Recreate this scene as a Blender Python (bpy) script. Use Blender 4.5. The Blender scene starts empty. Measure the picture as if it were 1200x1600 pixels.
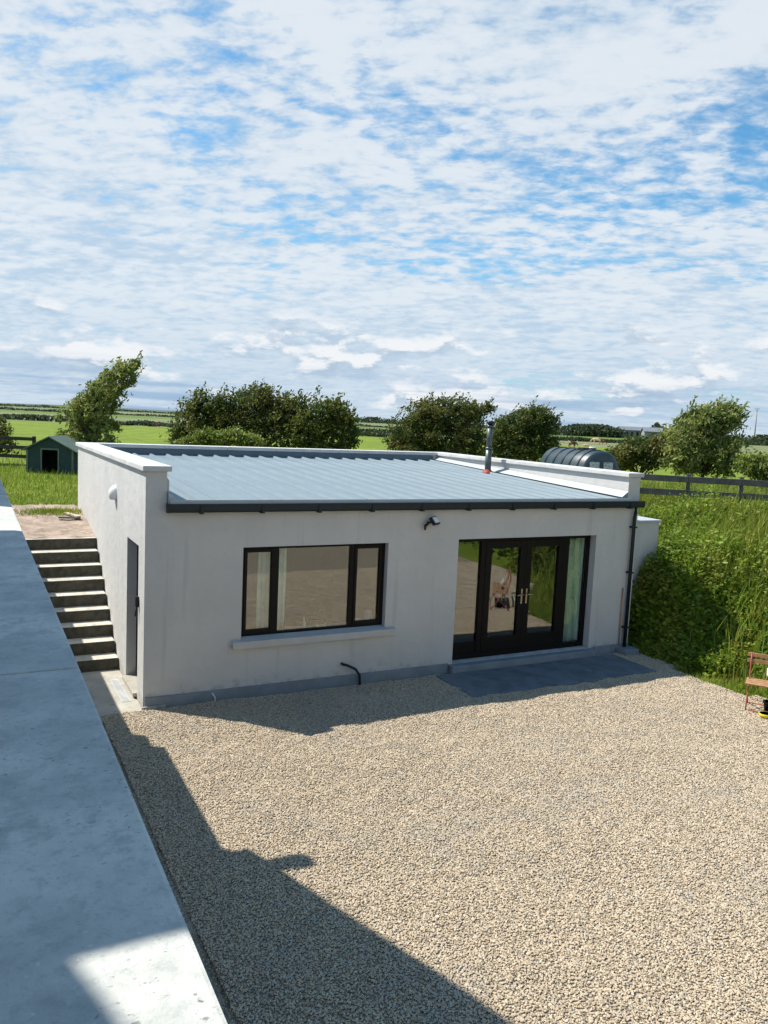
import bpy, bmesh, math, random
import numpy as np
from mathutils import Matrix, Vector, Euler
random.seed(7); RNG = np.random.default_rng(11)
sc = bpy.context.scene
COL = sc.collection

# ---------------------------------------------------------------- camera
F_PX, CAM = 1265.05, Vector((-2.330, -11.702, 4.354))
FW = Vector((0.46326878, 0.8791398, -0.11178213)); RT = Vector((0.88615007, -0.4610933, 0.04616286)); UP = Vector((0.01095838, 0.12044156, 0.99265993))
cd = bpy.data.cameras.new('camera'); cam = bpy.data.objects.new('camera', cd); COL.objects.link(cam)
cd.sensor_fit = 'AUTO'; cd.sensor_width = 36; cd.lens = F_PX * 36 / 1600; cd.clip_start = .05; cd.clip_end = 12000
cam.matrix_world = Matrix(((RT.x, UP.x, -FW.x, CAM.x), (RT.y, UP.y, -FW.y, CAM.y), (RT.z, UP.z, -FW.z, CAM.z), (0, 0, 0, 1)))
sc.camera = cam
def at(px, py, t):          # a point t metres in front of the camera seen at photo pixel px, py
    return CAM + (FW + RT * ((px - 600) / F_PX) - UP * ((py - 800) / F_PX)) * t
RH = Vector((.885, -.466, 0)).normalized(); FH = Vector((.466, .885, 0)).normalized()

# ---------------------------------------------------------------- node helpers
class NT:
    def __init__(s, tree): s.t = tree
    def n(s, typ, **kw):
        nd = s.t.nodes.new(typ)
        for k, v in kw.items():
            if k == 'ins':
                for i, val in v.items():
                    if isinstance(val, bpy.types.NodeSocket): s.t.links.new(val, nd.inputs[i])
                    else: nd.inputs[i].default_value = val
            else: setattr(nd, k, v)
        return nd
    def m(s, op, a, b=0.0, c=None, clamp=False):
        ins = {0: a, 1: b}
        if c is not None: ins[2] = c
        return s.n('ShaderNodeMath', operation=op, use_clamp=clamp, ins=ins).outputs[0]
    def ss(s, x, lo, hi):
        return s.n('ShaderNodeMapRange', interpolation_type='SMOOTHSTEP', ins={0: x, 1: lo, 2: hi, 3: 0.0, 4: 1.0}).outputs[0]
    def noise(s, vec, scale, detail=4, rough=.55, dist=0.0):
        return s.n('ShaderNodeTexNoise', ins={'Vector': vec, 'Scale': scale, 'Detail': detail, 'Roughness': rough, 'Distortion': dist}).outputs['Fac']
    def mix(s, f, a, b):
        nd = s.n('ShaderNodeMix', data_type='RGBA'); nd.clamp_factor = True
        for i, v in ((0, f), (6, a), (7, b)):
            if isinstance(v, bpy.types.NodeSocket): s.t.links.new(v, nd.inputs[i])
            else: nd.inputs[i].default_value = v if i == 0 or len(v) == 4 else (*v, 1)
        return nd.outputs[2]
    def comb(s, x, y, z): return s.n('ShaderNodeCombineXYZ', ins={0: x, 1: y, 2: z}).outputs[0]

# ---------------------------------------------------------------- sun and sky
SUN = Vector((-.54, .505, 1.0)).normalized()            # towards the sun
sl = bpy.data.lights.new('sun', 'SUN'); sl.energy = 5.0; sl.angle = math.radians(.53); sl.color = (1, .94, .84)
so = bpy.data.objects.new('sun', sl); COL.objects.link(so); so.rotation_euler = (-SUN).to_track_quat('-Z', 'Y').to_euler(); so.location = (-20, 20, 40)
w = bpy.data.worlds.new('World'); sc.world = w; w.use_nodes = True
T = NT(w.node_tree); w.node_tree.nodes.clear()
sky = T.n('ShaderNodeTexSky', sky_type='NISHITA', sun_disc=False, sun_elevation=math.asin(SUN.z), sun_rotation=math.atan2(SUN.x, SUN.y), altitude=20, air_density=1.0, dust_density=.6, ozone_density=2.2)
blue = T.n('ShaderNodeVectorMath', operation='MULTIPLY', ins={0: sky.outputs[0], 1: (.082, .150, .168)}).outputs[0]   # clear air, a deep polarised blue
d = T.n('ShaderNodeTexCoord').outputs['Generated']
sx = T.n('ShaderNodeSeparateXYZ', ins={0: d}); X, Y, Z = sx.outputs[:3]
zc = T.m('ADD', T.m('MAXIMUM', Z, 0.0), .19)
# altocumulus sheet: a layer of small cloudlets seen on a plane overhead, thinning out towards the zenith
uv = T.comb(T.m('DIVIDE', X, zc), T.m('DIVIDE', Y, zc), 0.3)
rot = T.n('ShaderNodeVectorRotate', rotation_type='Z_AXIS', ins={'Vector': uv, 'Angle': .62}).outputs[0]
strch = T.n('ShaderNodeMapping', ins={0: rot, 3: (.8, 1.1, 1)}).outputs[0]
big = T.noise(T.n('ShaderNodeMapping', ins={0: uv, 1: (3.1, 1.7, 0)}).outputs[0], 1.15, 2, .5, .2)
mid = T.noise(strch, 5.0, 4, .58, .3)
cell = T.noise(strch, 19.0, 4, .58, .2)
dens = T.m('ADD', T.m('ADD', T.m('MULTIPLY', big, .85), T.m('MULTIPLY', mid, .50)), T.m('MULTIPLY', cell, .72))
dens = T.m('ADD', dens, T.m('MULTIPLY', T.ss(Z, .32, .05), .10))          # seen edge-on the sheet closes up
dens = T.m('SUBTRACT', dens, T.m('MULTIPLY', T.ss(Z, .42, .68), .62))
mask = T.ss(dens, .70, 1.03)
shade = T.ss(T.m('ADD', T.m('MULTIPLY', mid, .5), T.m('MULTIPLY', cell, .5)), .36, .60)
alto = T.mix(shade, (.52, .66, .81), (.79, .85, .91))
col = T.mix(T.m('MULTIPLY', mask, .95), blue, alto)
# cumulus low over the horizon
az = T.m('ARCTAN2', X, Y)
el = T.m('ARCSINE', Z)
def cum(off):
    e2 = T.m('ADD', el, off)
    v = T.comb(T.m('MULTIPLY', az, 12.0), T.m('MULTIPLY', e2, 30.0), 9.1)
    return T.m('ADD', T.m('MULTIPLY', T.noise(v, .8, 2, .5), .66), T.m('MULTIPLY', T.noise(v, 2.6, 8, .62), .36))
c0, c1 = cum(0.0), cum(.012)
band = T.m('MULTIPLY', T.ss(el, .0, .03), T.ss(el, .15, .085))
cm = T.ss(T.m('ADD', c0, T.m('MULTIPLY', band, .10)), .575, .70)
cm = T.m('MULTIPLY', cm, T.ss(el, .145, .10))
lit = T.ss(T.m('SUBTRACT', c0, c1), -.045, .05)
cc = T.mix(lit, (.46, .58, .72), (.93, .95, .97))
col = T.mix(T.m('MULTIPLY', T.ss(el, .17, .02), .5), col, (.50, .64, .80))
col = T.mix(T.m('MULTIPLY', cm, .9), col, cc)
# thin blue-grey bands right at the skyline
strat = T.noise(T.comb(T.m('MULTIPLY', az, 3.0), T.m('MULTIPLY', el, 70.0), 1.3), 1.0, 4, .55)
col = T.mix(T.m('MULTIPLY', T.m('MULTIPLY', T.ss(strat, .44, .62), T.ss(el, .075, .015)), .7), col, (.27, .43, .66))
bg = T.n('ShaderNodeBackground', ins={0: col, 1: .70})
w.node_tree.links.new(bg.outputs[0], T.n('ShaderNodeOutputWorld').inputs[0])
vs = sc.view_settings; vs.view_transform = 'Standard'; vs.look = 'None'; vs.exposure = 0.5; vs.gamma = 1.0; vs.use_curve_mapping = False

# ---------------------------------------------------------------- materials
def mat(name, base, rough=.8, var=.12, scale=4.0, dark=None, bump=0.0, bscale=60.0, metal=0.0, spec=.4, island=0.0, detail=5):
    m = bpy.data.materials.new(name); m.use_nodes = True; t = NT(m.node_tree); P = m.node_tree.nodes['Principled BSDF']
    co = t.n('ShaderNodeTexCoord').outputs['Object']
    n1 = t.noise(co, scale, detail, .6)
    c = t.mix(t.ss(n1, .3, .7), tuple(v * (1 - var) for v in base), tuple(min(1, v * (1 + var)) for v in base))
    if dark: c = t.mix(t.m('MULTIPLY', t.ss(t.noise(co, dark[1], 6, .65), dark[2], dark[2] + .12), dark[3]), c, dark[0])
    if island:
        rnd = t.n('ShaderNodeNewGeometry').outputs['Random Per Island']
        hsv = t.n('ShaderNodeHueSaturation', ins={'Color': c, 'Value': t.m('ADD', t.m('MULTIPLY', rnd, 2 * island), 1 - island)})
        c = hsv.outputs[0]
    m.node_tree.links.new(c, P.inputs['Base Color'])
    P.inputs['Roughness'].default_value = rough; P.inputs['Metallic'].default_value = metal; P.inputs['Specular IOR Level'].default_value = spec
    if bump:
        b = t.n('ShaderNodeBump', ins={'Strength': bump, 'Distance': .02, 'Height': t.noise(co, bscale, 5, .6)})
        m.node_tree.links.new(b.outputs[0], P.inputs['Normal'])
    return m
def leafmat(name, base, island=.35, hue=.03, trans=.45, tip=None):
    m = bpy.data.materials.new(name); m.use_nodes = True; t = NT(m.node_tree); m.node_tree.nodes.clear()
    g = t.n('ShaderNodeNewGeometry'); rnd = g.outputs['Random Per Island']
    co = g.outputs['Position']; n1 = t.noise(co, 1.1, 3, .6)
    c = t.mix(t.ss(n1, .42, .66), base, tip or tuple(v * 1.35 for v in base))
    r2 = t.m('FRACT', t.m('MULTIPLY', rnd, 37.7))
    c = t.n('ShaderNodeHueSaturation', ins={'Hue': t.m('ADD', t.m('MULTIPLY', r2, 2 * hue), .5 - hue), 'Value': t.m('ADD', t.m('MULTIPLY', rnd, 2 * island), 1 - island), 'Color': c}).outputs[0]
    p = t.n('ShaderNodeBsdfPrincipled', ins={'Base Color': c, 'Roughness': .5, 'Specular IOR Level': .35})
    tr = t.n('ShaderNodeBsdfTranslucent', ins={0: c})
    mx = t.n('ShaderNodeMixShader', ins={0: trans, 1: p.outputs[0], 2: tr.outputs[0]})
    m.node_tree.links.new(mx.outputs[0], t.n('ShaderNodeOutputMaterial').inputs[0])
    return m
M = {}
M['render'] = mat('white_render', (.64, .635, .62), .9, .06, 1.3, dark=((.47, .49, .50), .9, .56, .4), bump=.25, bscale=55)
def wall_mat():
    m = bpy.data.materials.new('white_render'); m.use_nodes = True; t = NT(m.node_tree); P = m.node_tree.nodes['Principled BSDF']
    pos = t.n('ShaderNodeNewGeometry').outputs['Position']; z = t.n('ShaderNodeSeparateXYZ', ins={0: pos}).outputs[2]
    c = t.mix(t.ss(t.noise(pos, 1.1, 5, .6), .3, .7), (.525, .52, .51), (.575, .57, .555))
    c = t.mix(t.m('MULTIPLY', t.ss(t.noise(pos, 7, 5, .65), .52, .7), .35), c, (.47, .475, .47))
    st = t.n('ShaderNodeMapping', ins={0: pos, 3: (5.5, 5.5, .28)}).outputs[0]
    c = t.mix(t.m('MULTIPLY', t.ss(t.noise(st, 1.0, 5, .6), .56, .72), .40), c, (.40, .405, .40))
    spl = t.m('SUBTRACT', t.noise(pos, 6, 6, .7), t.m('MULTIPLY', z, .75))
    c = t.mix(t.m('MULTIPLY', t.ss(spl, .30, .50), .55), c, (.31, .30, .27))
    m.node_tree.links.new(c, P.inputs['Base Color']); P.inputs['Roughness'].default_value = .92; P.inputs['Specular IOR Level'].default_value = .2
    hgt = t.m('ADD', t.noise(pos, 55, 5, .6), t.m('MULTIPLY', t.noise(pos, 5, 3, .5), 2.2))
    b = t.n('ShaderNodeBump', ins={'Strength': .35, 'Distance': .018, 'Height': hgt}); m.node_tree.links.new(b.outputs[0], P.inputs['Normal'])
    return m
M['render'] = wall_mat()
M['plinth'] = mat('plinth', (.22, .25, .28), .85, .12, 3, bump=.3)
M['coping'] = mat('coping', (.55, .55, .54), .85, .1, 3, dark=((.32, .32, .31), 5, .6, .5), bump=.2)
M['sill'] = mat('sill_render', (.50, .495, .48), .9, .08, 3)
M['roof'] = mat('roof_steel', (.185, .24, .275), .5, .06, 1.2, dark=((.14, .18, .20), 3.0, .62, .4), spec=.5)
M['flash'] = mat('grey_flashing', (.10, .15, .19), .5, .1, 2)
M['trim'] = mat('pale_trim', (.42, .46, .49), .5, .06, 2)
M['anthra'] = mat('anthracite', (.013, .020, .027), .45, .15, 6, spec=.35)
M['frame'] = mat('dark_frame', (.006, .005, .005), .5, .2, 9, spec=.18)
M['concrete'] = mat('concrete', (.40, .38, .33), .92, .15, 3, dark=((.19, .18, .15), 6, .55, .6), bump=.45, bscale=40)
M['step'] = mat('step_concrete', (.52, .49, .43), .92, .15, 5, dark=((.25, .23, .18), 7, .54, .6), bump=.5, bscale=30)
M['shade_moss'] = mat('shaded_algae_riser', (.075, .07, .052), .95, .3, 9, dark=((.14, .125, .095), 11, .56, .6), bump=.5, bscale=30)  # risers darker than treads: algae stain plus shade put into the colour
M['slab'] = mat('patio_concrete', (.15, .165, .18), .9, .15, 2.5, dark=((.09, .10, .11), 3, .5, .6), bump=.3)
M['steel'] = mat('flue_steel', (.11, .13, .125), .42, .2, 8, metal=.6)
M['red'] = mat('red_rubber', (.30, .04, .035), .6, .1)
M['black'] = mat('black_plastic', (.012, .012, .014), .45, .1)
M['white'] = mat('white_plastic', (.75, .75, .73), .5, .04)
M['brass'] = mat('brass', (.50, .40, .27), .35, .05, metal=.7)
M['tank'] = mat('tank_green', (.034, .06, .076), .42, .12, 2.5, spec=.5)
M['kennel'] = mat('kennel_green', (.016, .045, .047), .7, .18, 6, bump=.2)
M['kenroof'] = mat('kennel_roof', (.10, .145, .125), .7, .2, 5)
M['darkwood'] = mat('dark_timber', (.035, .032, .03), .85, .25, 6)
M['oldwood'] = mat('weathered_timber', (.10, .10, .092), .9, .25, 6, bump=.3)
M['palewood'] = mat('pale_timber', (.55, .48, .37), .8, .15, 8)
M['slat'] = mat('bench_slat', (.40, .22, .11), .6, .2, 10)
M['redmetal'] = mat('red_metal', (.30, .075, .055), .5, .15, 8)
M['yellow'] = mat('yellow_plastic', (.75, .62, .02), .5, .06)
M['bark'] = mat('bark', (.075, .06, .045), .95, .3, 8, bump=.5)
M['dirt'] = mat('dirt', (.36, .28, .225), .97, .22, 3.5, dark=((.20, .17, .12), 4, .52, .8), bump=.9, bscale=28)
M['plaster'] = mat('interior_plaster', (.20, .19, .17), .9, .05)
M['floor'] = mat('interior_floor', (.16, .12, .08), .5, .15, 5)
M['curtain'] = mat('curtain', (.66, .78, .70), .9, .08, 6)
M['barnwall'] = mat('barn_wall', (.26, .27, .28), .9, .1, 1)
M['barnroof'] = mat('barn_roof', (.16, .18, .21), .8, .1, 1)
M['pole'] = mat('pole_wood', (.30, .29, .27), .9, .1)
M['cream'] = mat('cream_hide', (.62, .46, .28), .9, .12, 3)
M['brown'] = mat('brown_hide', (.13, .05, .025), .9, .15, 3)
M['slate'] = mat('slate', (.07, .075, .085), .7, .2, 6)
M['glasslens'] = mat('lamp_lens', (.85, .87, .88), .15, .02)
M['label'] = mat('tank_label', (.62, .66, .66), .6, .06, 20, dark=((.15, .19, .22), 22, .52, .9))
M['leaf_hedge'] = leafmat('leaf_hedge', (.070, .105, .022), tip=(.15, .165, .035))
M['leaf_thorn'] = leafmat('leaf_thorn', (.075, .105, .022), tip=(.165, .165, .040), hue=.035)
M['leaf_willow'] = leafmat('leaf_willow', (.19, .24, .065), tip=(.30, .33, .09))
M['leaf_shrub'] = leafmat('leaf_shrub', (.16, .21, .04), tip=(.22, .27, .06))
M['leaf_bank'] = leafmat('leaf_bank', (.185, .275, .028), tip=(.31, .35, .055), trans=.45, hue=.025)
M['leaf_far'] = leafmat('leaf_far', (.045, .068, .030), island=.25)
M['blade'] = leafmat('grass_blade', (.17, .235, .024), tip=(.27, .30, .05), trans=.45)

def glass():
    m = bpy.data.materials.new('window_glass'); m.use_nodes = True; t = NT(m.node_tree); m.node_tree.nodes.clear()
    g = t.n('ShaderNodeNewGeometry'); dt = t.n('ShaderNodeVectorMath', operation='DOT_PRODUCT', ins={0: g.outputs['Incoming'], 1: g.outputs['Normal']}).outputs['Value']
    fr = t.m('ADD', t.m('MULTIPLY', t.m('POWER', t.m('SUBTRACT', 1.0, t.m('ABSOLUTE', dt), clamp=True), 5.0), .88), .12)      # coated double glazing
    tr = t.n('ShaderNodeBsdfTransparent', ins={0: (.86, .90, .88, 1)})
    co = t.n('ShaderNodeTexCoord').outputs['Object']
    b = t.n('ShaderNodeBump', ins={'Strength': .02, 'Distance': .05, 'Height': t.noise(co, 1.5, 2)})
    gl = t.n('ShaderNodeBsdfGlossy', ins={0: (1, 1, 1, 1), 'Roughness': .004, 'Normal': b.outputs[0]})
    mx = t.n('ShaderNodeMixShader', ins={0: fr, 1: tr.outputs[0], 2: gl.outputs[0]})
    m.node_tree.links.new(mx.outputs[0], t.n('ShaderNodeOutputMaterial').inputs[0]); return m
M['glass'] = glass()

def ledge_mat():
    m = bpy.data.materials.new('coping_concrete'); m.use_nodes = True; t = NT(m.node_tree); P = m.node_tree.nodes['Principled BSDF']
    co = t.n('ShaderNodeTexCoord').outputs['Object']
    c = t.mix(t.ss(t.noise(co, 3.2, 5, .6), .32, .68), (.46, .475, .455), (.64, .64, .60))
    c = t.mix(t.m('MULTIPLY', t.ss(t.noise(co, 9, 6, .7), .47, .66), .7), c, (.36, .385, .375))
    c = t.mix(t.m('MULTIPLY', t.ss(t.noise(co, 38, 5, .7), .50, .68), .45), c, (.31, .335, .33))
    st = t.n('ShaderNodeMapping', ins={0: co, 3: (52, 75, 50)}).outputs[0]
    spots = t.ss(t.noise(st, 1.0, 5, .65),   .61, .67)
    zone = t.ss(t.noise(co, 2.6, 3, .5), .38, .6)
    c = t.mix(t.m('MULTIPLY', t.m('MULTIPLY', spots, zone), .8), c, (.10, .105, .11))
    pale = t.ss(t.noise(co, 60, 2, .5), .66, .74)
    c = t.mix(t.m('MULTIPLY', pale, .5), c, (.7, .7, .66))
    m.node_tree.links.new(c, P.inputs['Base Color']); P.inputs['Roughness'].default_value = .88
    h = t.m('SUBTRACT', t.noise(co, 45, 6, .65), t.m('MULTIPLY', spots, .6))
    b = t.n('ShaderNodeBump', ins={'Strength': .35, 'Distance': .01, 'Height': h}); m.node_tree.links.new(b.outputs[0], P.inputs['Normal'])
    return m
M['ledge'] = ledge_mat()

def ground_mat():
    m = bpy.data.materials.new('fields'); m.use_nodes = True; t = NT(m.node_tree); P = m.node_tree.nodes['Principled BSDF']
    pos = t.n('ShaderNodeNewGeometry').outputs['Position']; s = t.n('ShaderNodeSeparateXYZ', ins={0: pos})
    dd = t.m('ADD', t.m('MULTIPLY', s.outputs[0], .40), t.m('MULTIPLY', s.outputs[1], .92))     # distance inland, across the fields
    wob = t.m('MULTIPLY', t.m('SUBTRACT', t.noise(pos, .02, 3), .5), 40.0)
    dw = t.m('ADD', dd, wob)
    g1, g2 = (.130, .185, .022), (.180, .235, .030)
    c = t.mix(t.ss(t.noise(pos, .35, 6, .65), .35, .65), g1, g2)
    c = t.mix(t.m('MULTIPLY', t.ss(t.noise(pos, 2.2, 5, .65), .5, .7), .5), c, (.085, .14, .02))
    rough = t.mix(t.ss(t.noise(pos, .05, 5, .6), .4, .62), (.145, .175, .075), (.20, .205, .115))
    c = t.mix(t.ss(dd, 98, 103), c, rough)
    c = t.mix(t.m('MULTIPLY', t.ss(dw, 210, 216), .9), c, (.10, .16, .035))
    c = t.mix(t.ss(dw, 330, 340), c, (.16, .18, .09))
    c = t.mix(t.ss(dw, 620, 640), c, (.085, .11, .06))
    m.node_tree.links.new(c, P.inputs['Base Color']); P.inputs['Roughness'].default_value = .95; P.inputs['Specular IOR Level'].default_value = .15
    b = t.n('ShaderNodeBump', ins={'Strength': .8, 'Distance': .06, 'Height': t.noise(pos, 14, 6, .7)}); m.node_tree.links.new(b.outputs[0], P.inputs['Normal'])
    return m
M['ground'] = ground_mat()

def gravel_mat(name, inst):
    m = bpy.data.materials.new(name); m.use_nodes = True; t = NT(m.node_tree); P = m.node_tree.nodes['Principled BSDF']
    pos = t.n('ShaderNodeNewGeometry').outputs['Position']
    if inst: rnd = t.n('ShaderNodeObjectInfo').outputs['Random']
    else: rnd = t.n('ShaderNodeTexVoronoi', ins={'Vector': pos, 'Scale': 42.0}).outputs['Color']; rnd = t.n('ShaderNodeSeparateColor', ins={0: rnd}).outputs[0]
    cr = t.n('ShaderNodeValToRGB', ins={0: rnd}); e = cr.color_ramp.elements
    e[0].color = (.28, .23, .17, 1); e[1].color = (.72, .60, .43, 1); e[1].position = 1
    for p_, c_ in ((.10, (.34, .28, .205, 1)), (.45, (.49, .395, .28, 1)), (.75, (.58, .47, .335, 1)), (.88, (.49, .45, .39, 1))):
        k = e.new(p_); k.color = c_
    c = cr.outputs[0]
    patch = t.m('ADD', t.m('MULTIPLY', t.noise(pos, .55, 4, .6), .6), t.m('MULTIPLY', t.noise(pos, 2.6, 4, .6), .4))
    fine = t.ss(t.noise(t.n('ShaderNodeMapping', ins={0: pos, 2: (0, 0, .5), 3: (.35, 1.5, 1)}).outputs[0], .9, 4, .55), .52, .68)
    c = t.mix(t.m('MULTIPLY', fine, .22), c, (.56, .455, .33))
    c = t.mix(t.m('MULTIPLY', t.ss(patch, .49, .64), .38), c, (.37, .34, .29))
    m.node_tree.links.new(c, P.inputs['Base Color']); P.inputs['Roughness'].default_value = .9; P.inputs['Specular IOR Level'].default_value = .2
    if not inst:
        ed = t.n('ShaderNodeTexVoronoi', feature='DISTANCE_TO_EDGE', ins={'Vector': pos, 'Scale': 42.0}).outputs['Distance']
        c = t.mix(t.m('MULTIPLY', t.ss(ed, .14, .02), .6), c, (.10, .085, .065)); m.node_tree.links.new(c, P.inputs['Base Color'])  # gaps between stones painted dark, standing in for the stones' own shadows
        v = t.n('ShaderNodeTexVoronoi', ins={'Vector': pos, 'Scale': 42.0}).outputs['Distance']
        b = t.n('ShaderNodeBump', ins={'Strength': 1.0, 'Distance': .03, 'Height': v}); b.invert = True; m.node_tree.links.new(b.outputs[0], P.inputs['Normal'])
    return m
M['gravel'] = gravel_mat('gravel_bed', False); M['stone'] = gravel_mat('gravel_stone', True)

# ---------------------------------------------------------------- mesh helpers
class MB:
    def __init__(s): s.bm = bmesh.new()
    def box(s, x0, x1, y0, y1, z0, z1, bev=0.0, mtx=None):
        r = bmesh.ops.create_cube(s.bm, size=1.0)
        for v in r['verts']:
            v.co = Vector(((x0 + x1) / 2 + v.co.x * (x1 - x0), (y0 + y1) / 2 + v.co.y * (y1 - y0), (z0 + z1) / 2 + v.co.z * (z1 - z0)))
        vs = r['verts']
        if bev:
            ed = list({e for v in vs for e in v.link_edges})
            q = bmesh.ops.bevel(s.bm, geom=ed, offset=bev, segments=2, profile=.6, affect='EDGES')
            vs = list({v for f in q['faces'] for v in f.verts} | {v for v in vs if v.is_valid})
        if mtx: bmesh.ops.transform(s.bm, matrix=mtx, verts=vs)
        return s
    def tube(s, pts, rad, n=10, cap=True):
        pts = [Vector(p) for p in pts]; rad = rad if isinstance(rad, (list, tuple)) else [rad] * len(pts); rings = []
        ref = Vector((0, 0, 1))
        for i, p in enumerate(pts):
            dr = (pts[min(i + 1, len(pts) - 1)] - pts[max(i - 1, 0)]).normalized()
            a = dr.cross(ref); a = a.normalized() if a.length > .05 else dr.cross(Vector((1, 0, 0))).normalized()
            b = dr.cross(a)
            rings.append([s.bm.verts.new(p + (a * math.cos(k * 2 * math.pi / n) + b * math.sin(k * 2 * math.pi / n)) * rad[i]) for k in range(n)])
        for r0, r1 in zip(rings, rings[1:]):
            for k in range(n): f = s.bm.faces.new((r0[k], r0[(k + 1) % n], r1[(k + 1) % n], r1[k])); f.smooth = n > 5
        if cap:
            s.bm.faces.new(rings[0]); s.bm.faces.new(rings[-1])
        return s
    def prism(s, prof, axis, a, b):          # profile of (u, v) points swept along an axis from a to b
        def P(u, v, t): return {'x': (t, u, v), 'y': (u, t, v), 'z': (u, v, t)}[axis]
        r0 = [s.bm.verts.new(P(u, v, a)) for u, v in prof]; r1 = [s.bm.verts.new(P(u, v, b)) for u, v in prof]
        n = len(prof)
        for k in range(n): s.bm.faces.new((r0[k], r0[(k + 1) % n], r1[(k + 1) % n], r1[k]))
        s.bm.faces.new(r0); s.bm.faces.new(r1); return s
    def strip(s, rows):                      # a sheet through rows of points
        vr = [[s.bm.verts.new(p) for p in r] for r in rows]
        for a, b in zip(vr, vr[1:]):
            for k in range(len(a) - 1): s.bm.faces.new((a[k], a[k + 1], b[k + 1], b[k]))
        return s
    def build(s, name, m, parent=None, loc=None):
        bmesh.ops.recalc_face_normals(s.bm, faces=s.bm.faces)
        me = bpy.data.meshes.new(name); s.bm.to_mesh(me); s.bm.free(); return link(name, me, m, parent, loc)
def link(name, me, m, parent=None, loc=None):
    o = bpy.data.objects.new(name, me); COL.objects.link(o)
    if m and not me.materials: me.materials.append(M[m] if isinstance(m, str) else m)
    if parent:
        o.parent = parent; o.location = -parent.location if loc is None else loc
    elif loc is not None: o.location = loc
    return o
def tag(o, label, cat, group=None):
    o['label'] = label; o['category'] = cat
    if group: o['group'] = group
    return o
def struct(o, kind='structure'): o['kind'] = kind; return o
def thing(name, label, cat, loc=(0, 0, 0), group=None, rz=0):
    o = bpy.data.objects.new(name, None); COL.objects.link(o); o.location = loc; o.rotation_euler.z = rz; o.empty_display_size = .2
    return tag(o, label, cat, group)
def npmesh(name, verts, faces, m, parent=None, smooth=False):
    me = bpy.data.meshes.new(name); nv, nf, k = len(verts), len(faces), faces.shape[1]
    me.vertices.add(nv); me.vertices.foreach_set('co', np.asarray(verts, np.float32).ravel())
    me.loops.add(nf * k); me.loops.foreach_set('vertex_index', np.asarray(faces, np.int32).ravel())
    me.polygons.add(nf); me.polygons.foreach_set('loop_start', np.arange(0, nf * k, k, dtype=np.int32))
    me.update(calc_edges=True); me.validate()
    if smooth: me.polygons.foreach_set('use_smooth', np.ones(nf, bool))
    return link(name, me, m, parent)
def unit(a): return a / np.maximum(np.linalg.norm(a, axis=1, keepdims=True), 1e-9)
def leaf_arrays(c, axis, size, asp=.5, bend=.15):
    """one folded leaf per centre: 6 vertices, 2 quads"""
    n = len(c); axis = unit(axis); side = unit(np.cross(axis, unit(RNG.normal(size=(n, 3))))); nor = np.cross(axis, side)
    L = (size * .5)[:, None]; W = L * asp
    v = np.stack([c - axis * L, c - side * W * .9 - axis * L * .15 + nor * W * bend * 2, c - side * W * .6 + axis * L * .55 + nor * W * bend, c + axis * L, c + side * W * .6 + axis * L * .55 + nor * W * bend, c + side * W * .9 - axis * L * .15 + nor * W * bend * 2], 1).reshape(-1, 3)
    b = np.arange(n)[:, None] * 6
    f = np.concatenate([b + np.array([[0, 3, 2, 1]]), b + np.array([[0, 5, 4, 3]])], 0); return v, f
def blade_arrays(base, h, lean, wdt):
    n = len(base); a = RNG.uniform(0, 2 * np.pi, n); side = np.stack([np.cos(a), np.sin(a), 0 * a], 1) * wdt[:, None]
    b = RNG.uniform(0, 2 * np.pi, n); ln = np.stack([np.cos(b), np.sin(b), 0 * b], 1) * (lean * h)[:, None] + np.array([.12, -.05, 0]) * h[:, None]
    up = np.array([0, 0, 1.0]) * h[:, None]
    v = np.stack([base - side, base + side, base + up * .55 + ln * .35 + side * .7, base + up * .55 + ln * .35 - side * .7, base + up + ln * 1.0 + side * .1, base + up + ln - side * .1], 1).reshape(-1, 3)
    k = np.arange(n)[:, None] * 6
    f = np.concatenate([k + np.array([[0, 1, 2, 3]]), k + np.array([[3, 2, 4, 5]])], 0); return v, f

# ---------------------------------------------------------------- terrain
W_, D_, HP = 9.48, 7.45, 3.57
FOOT = [(9.55, 40), (9.55, 1.5), (9.56, -.5), (9.25, -1.9), (9.45, -3.2), (10.3, -4.4), (11.6, -5.6), (12.2, -7.5), (12.3, -14), (11.0, -17), (4, -19), (-8, -20)]
def foot_d(x, y):
    """signed distance outside the yard's foot line (positive on the bank)"""
    best = 1e9; sgn = -1
    for (ax, ay), (bx, by) in zip(FOOT, FOOT[1:]):
        dx, dy = bx - ax, by - ay; t = max(0, min(1, ((x - ax) * dx + (y - ay) * dy) / (dx * dx + dy * dy)))
        qx, qy = ax + dx * t, ay + dy * t; ds = math.hypot(x - qx, y - qy)
        if ds < best: best = ds; sgn = 1 if dx * (y - qy) - dy * (x - qx) > 0 else -1
    return best * sgn
def smooth(t): t = max(0, min(1, t)); return t * t * (3 - 2 * t)
def verge(y): return .95 * smooth((-1.2 - y) / 1.0) * (1 - smooth((-6 - y) / 2))      # short grass below the bank
def plateau(x, y): return 1.84 + .26 * smooth((y - 4.5) / 2.5)
def h(x, y):
    if .05 < x < W_ - .05 and .05 < y < D_ - .05: return -.15
    if x <= .06:
        if y > 4.62: return plateau(x, y)
        return -.06
    if y >= D_ - .06 and x < 9.6: return 2.1
    ds = foot_d(x, y)
    if ds <= 0: return -.05
    ds = max(.02, ds - verge(y))
    wob = .12 * math.sin(x * 1.7 + y * .9) * math.sin(y * 1.3 - x * .4)
    return -.05 + 2.15 * smooth(ds / 4.6 + .0) * .86 + 2.15 * .14 * min(1, ds / 4.6) + wob * min(1, ds / 2) + (1.25 * smooth((x - 9.55) / .75) * smooth((y + 1.5) / 1.3) * (1 - smooth(ds / 4.2)))
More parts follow.
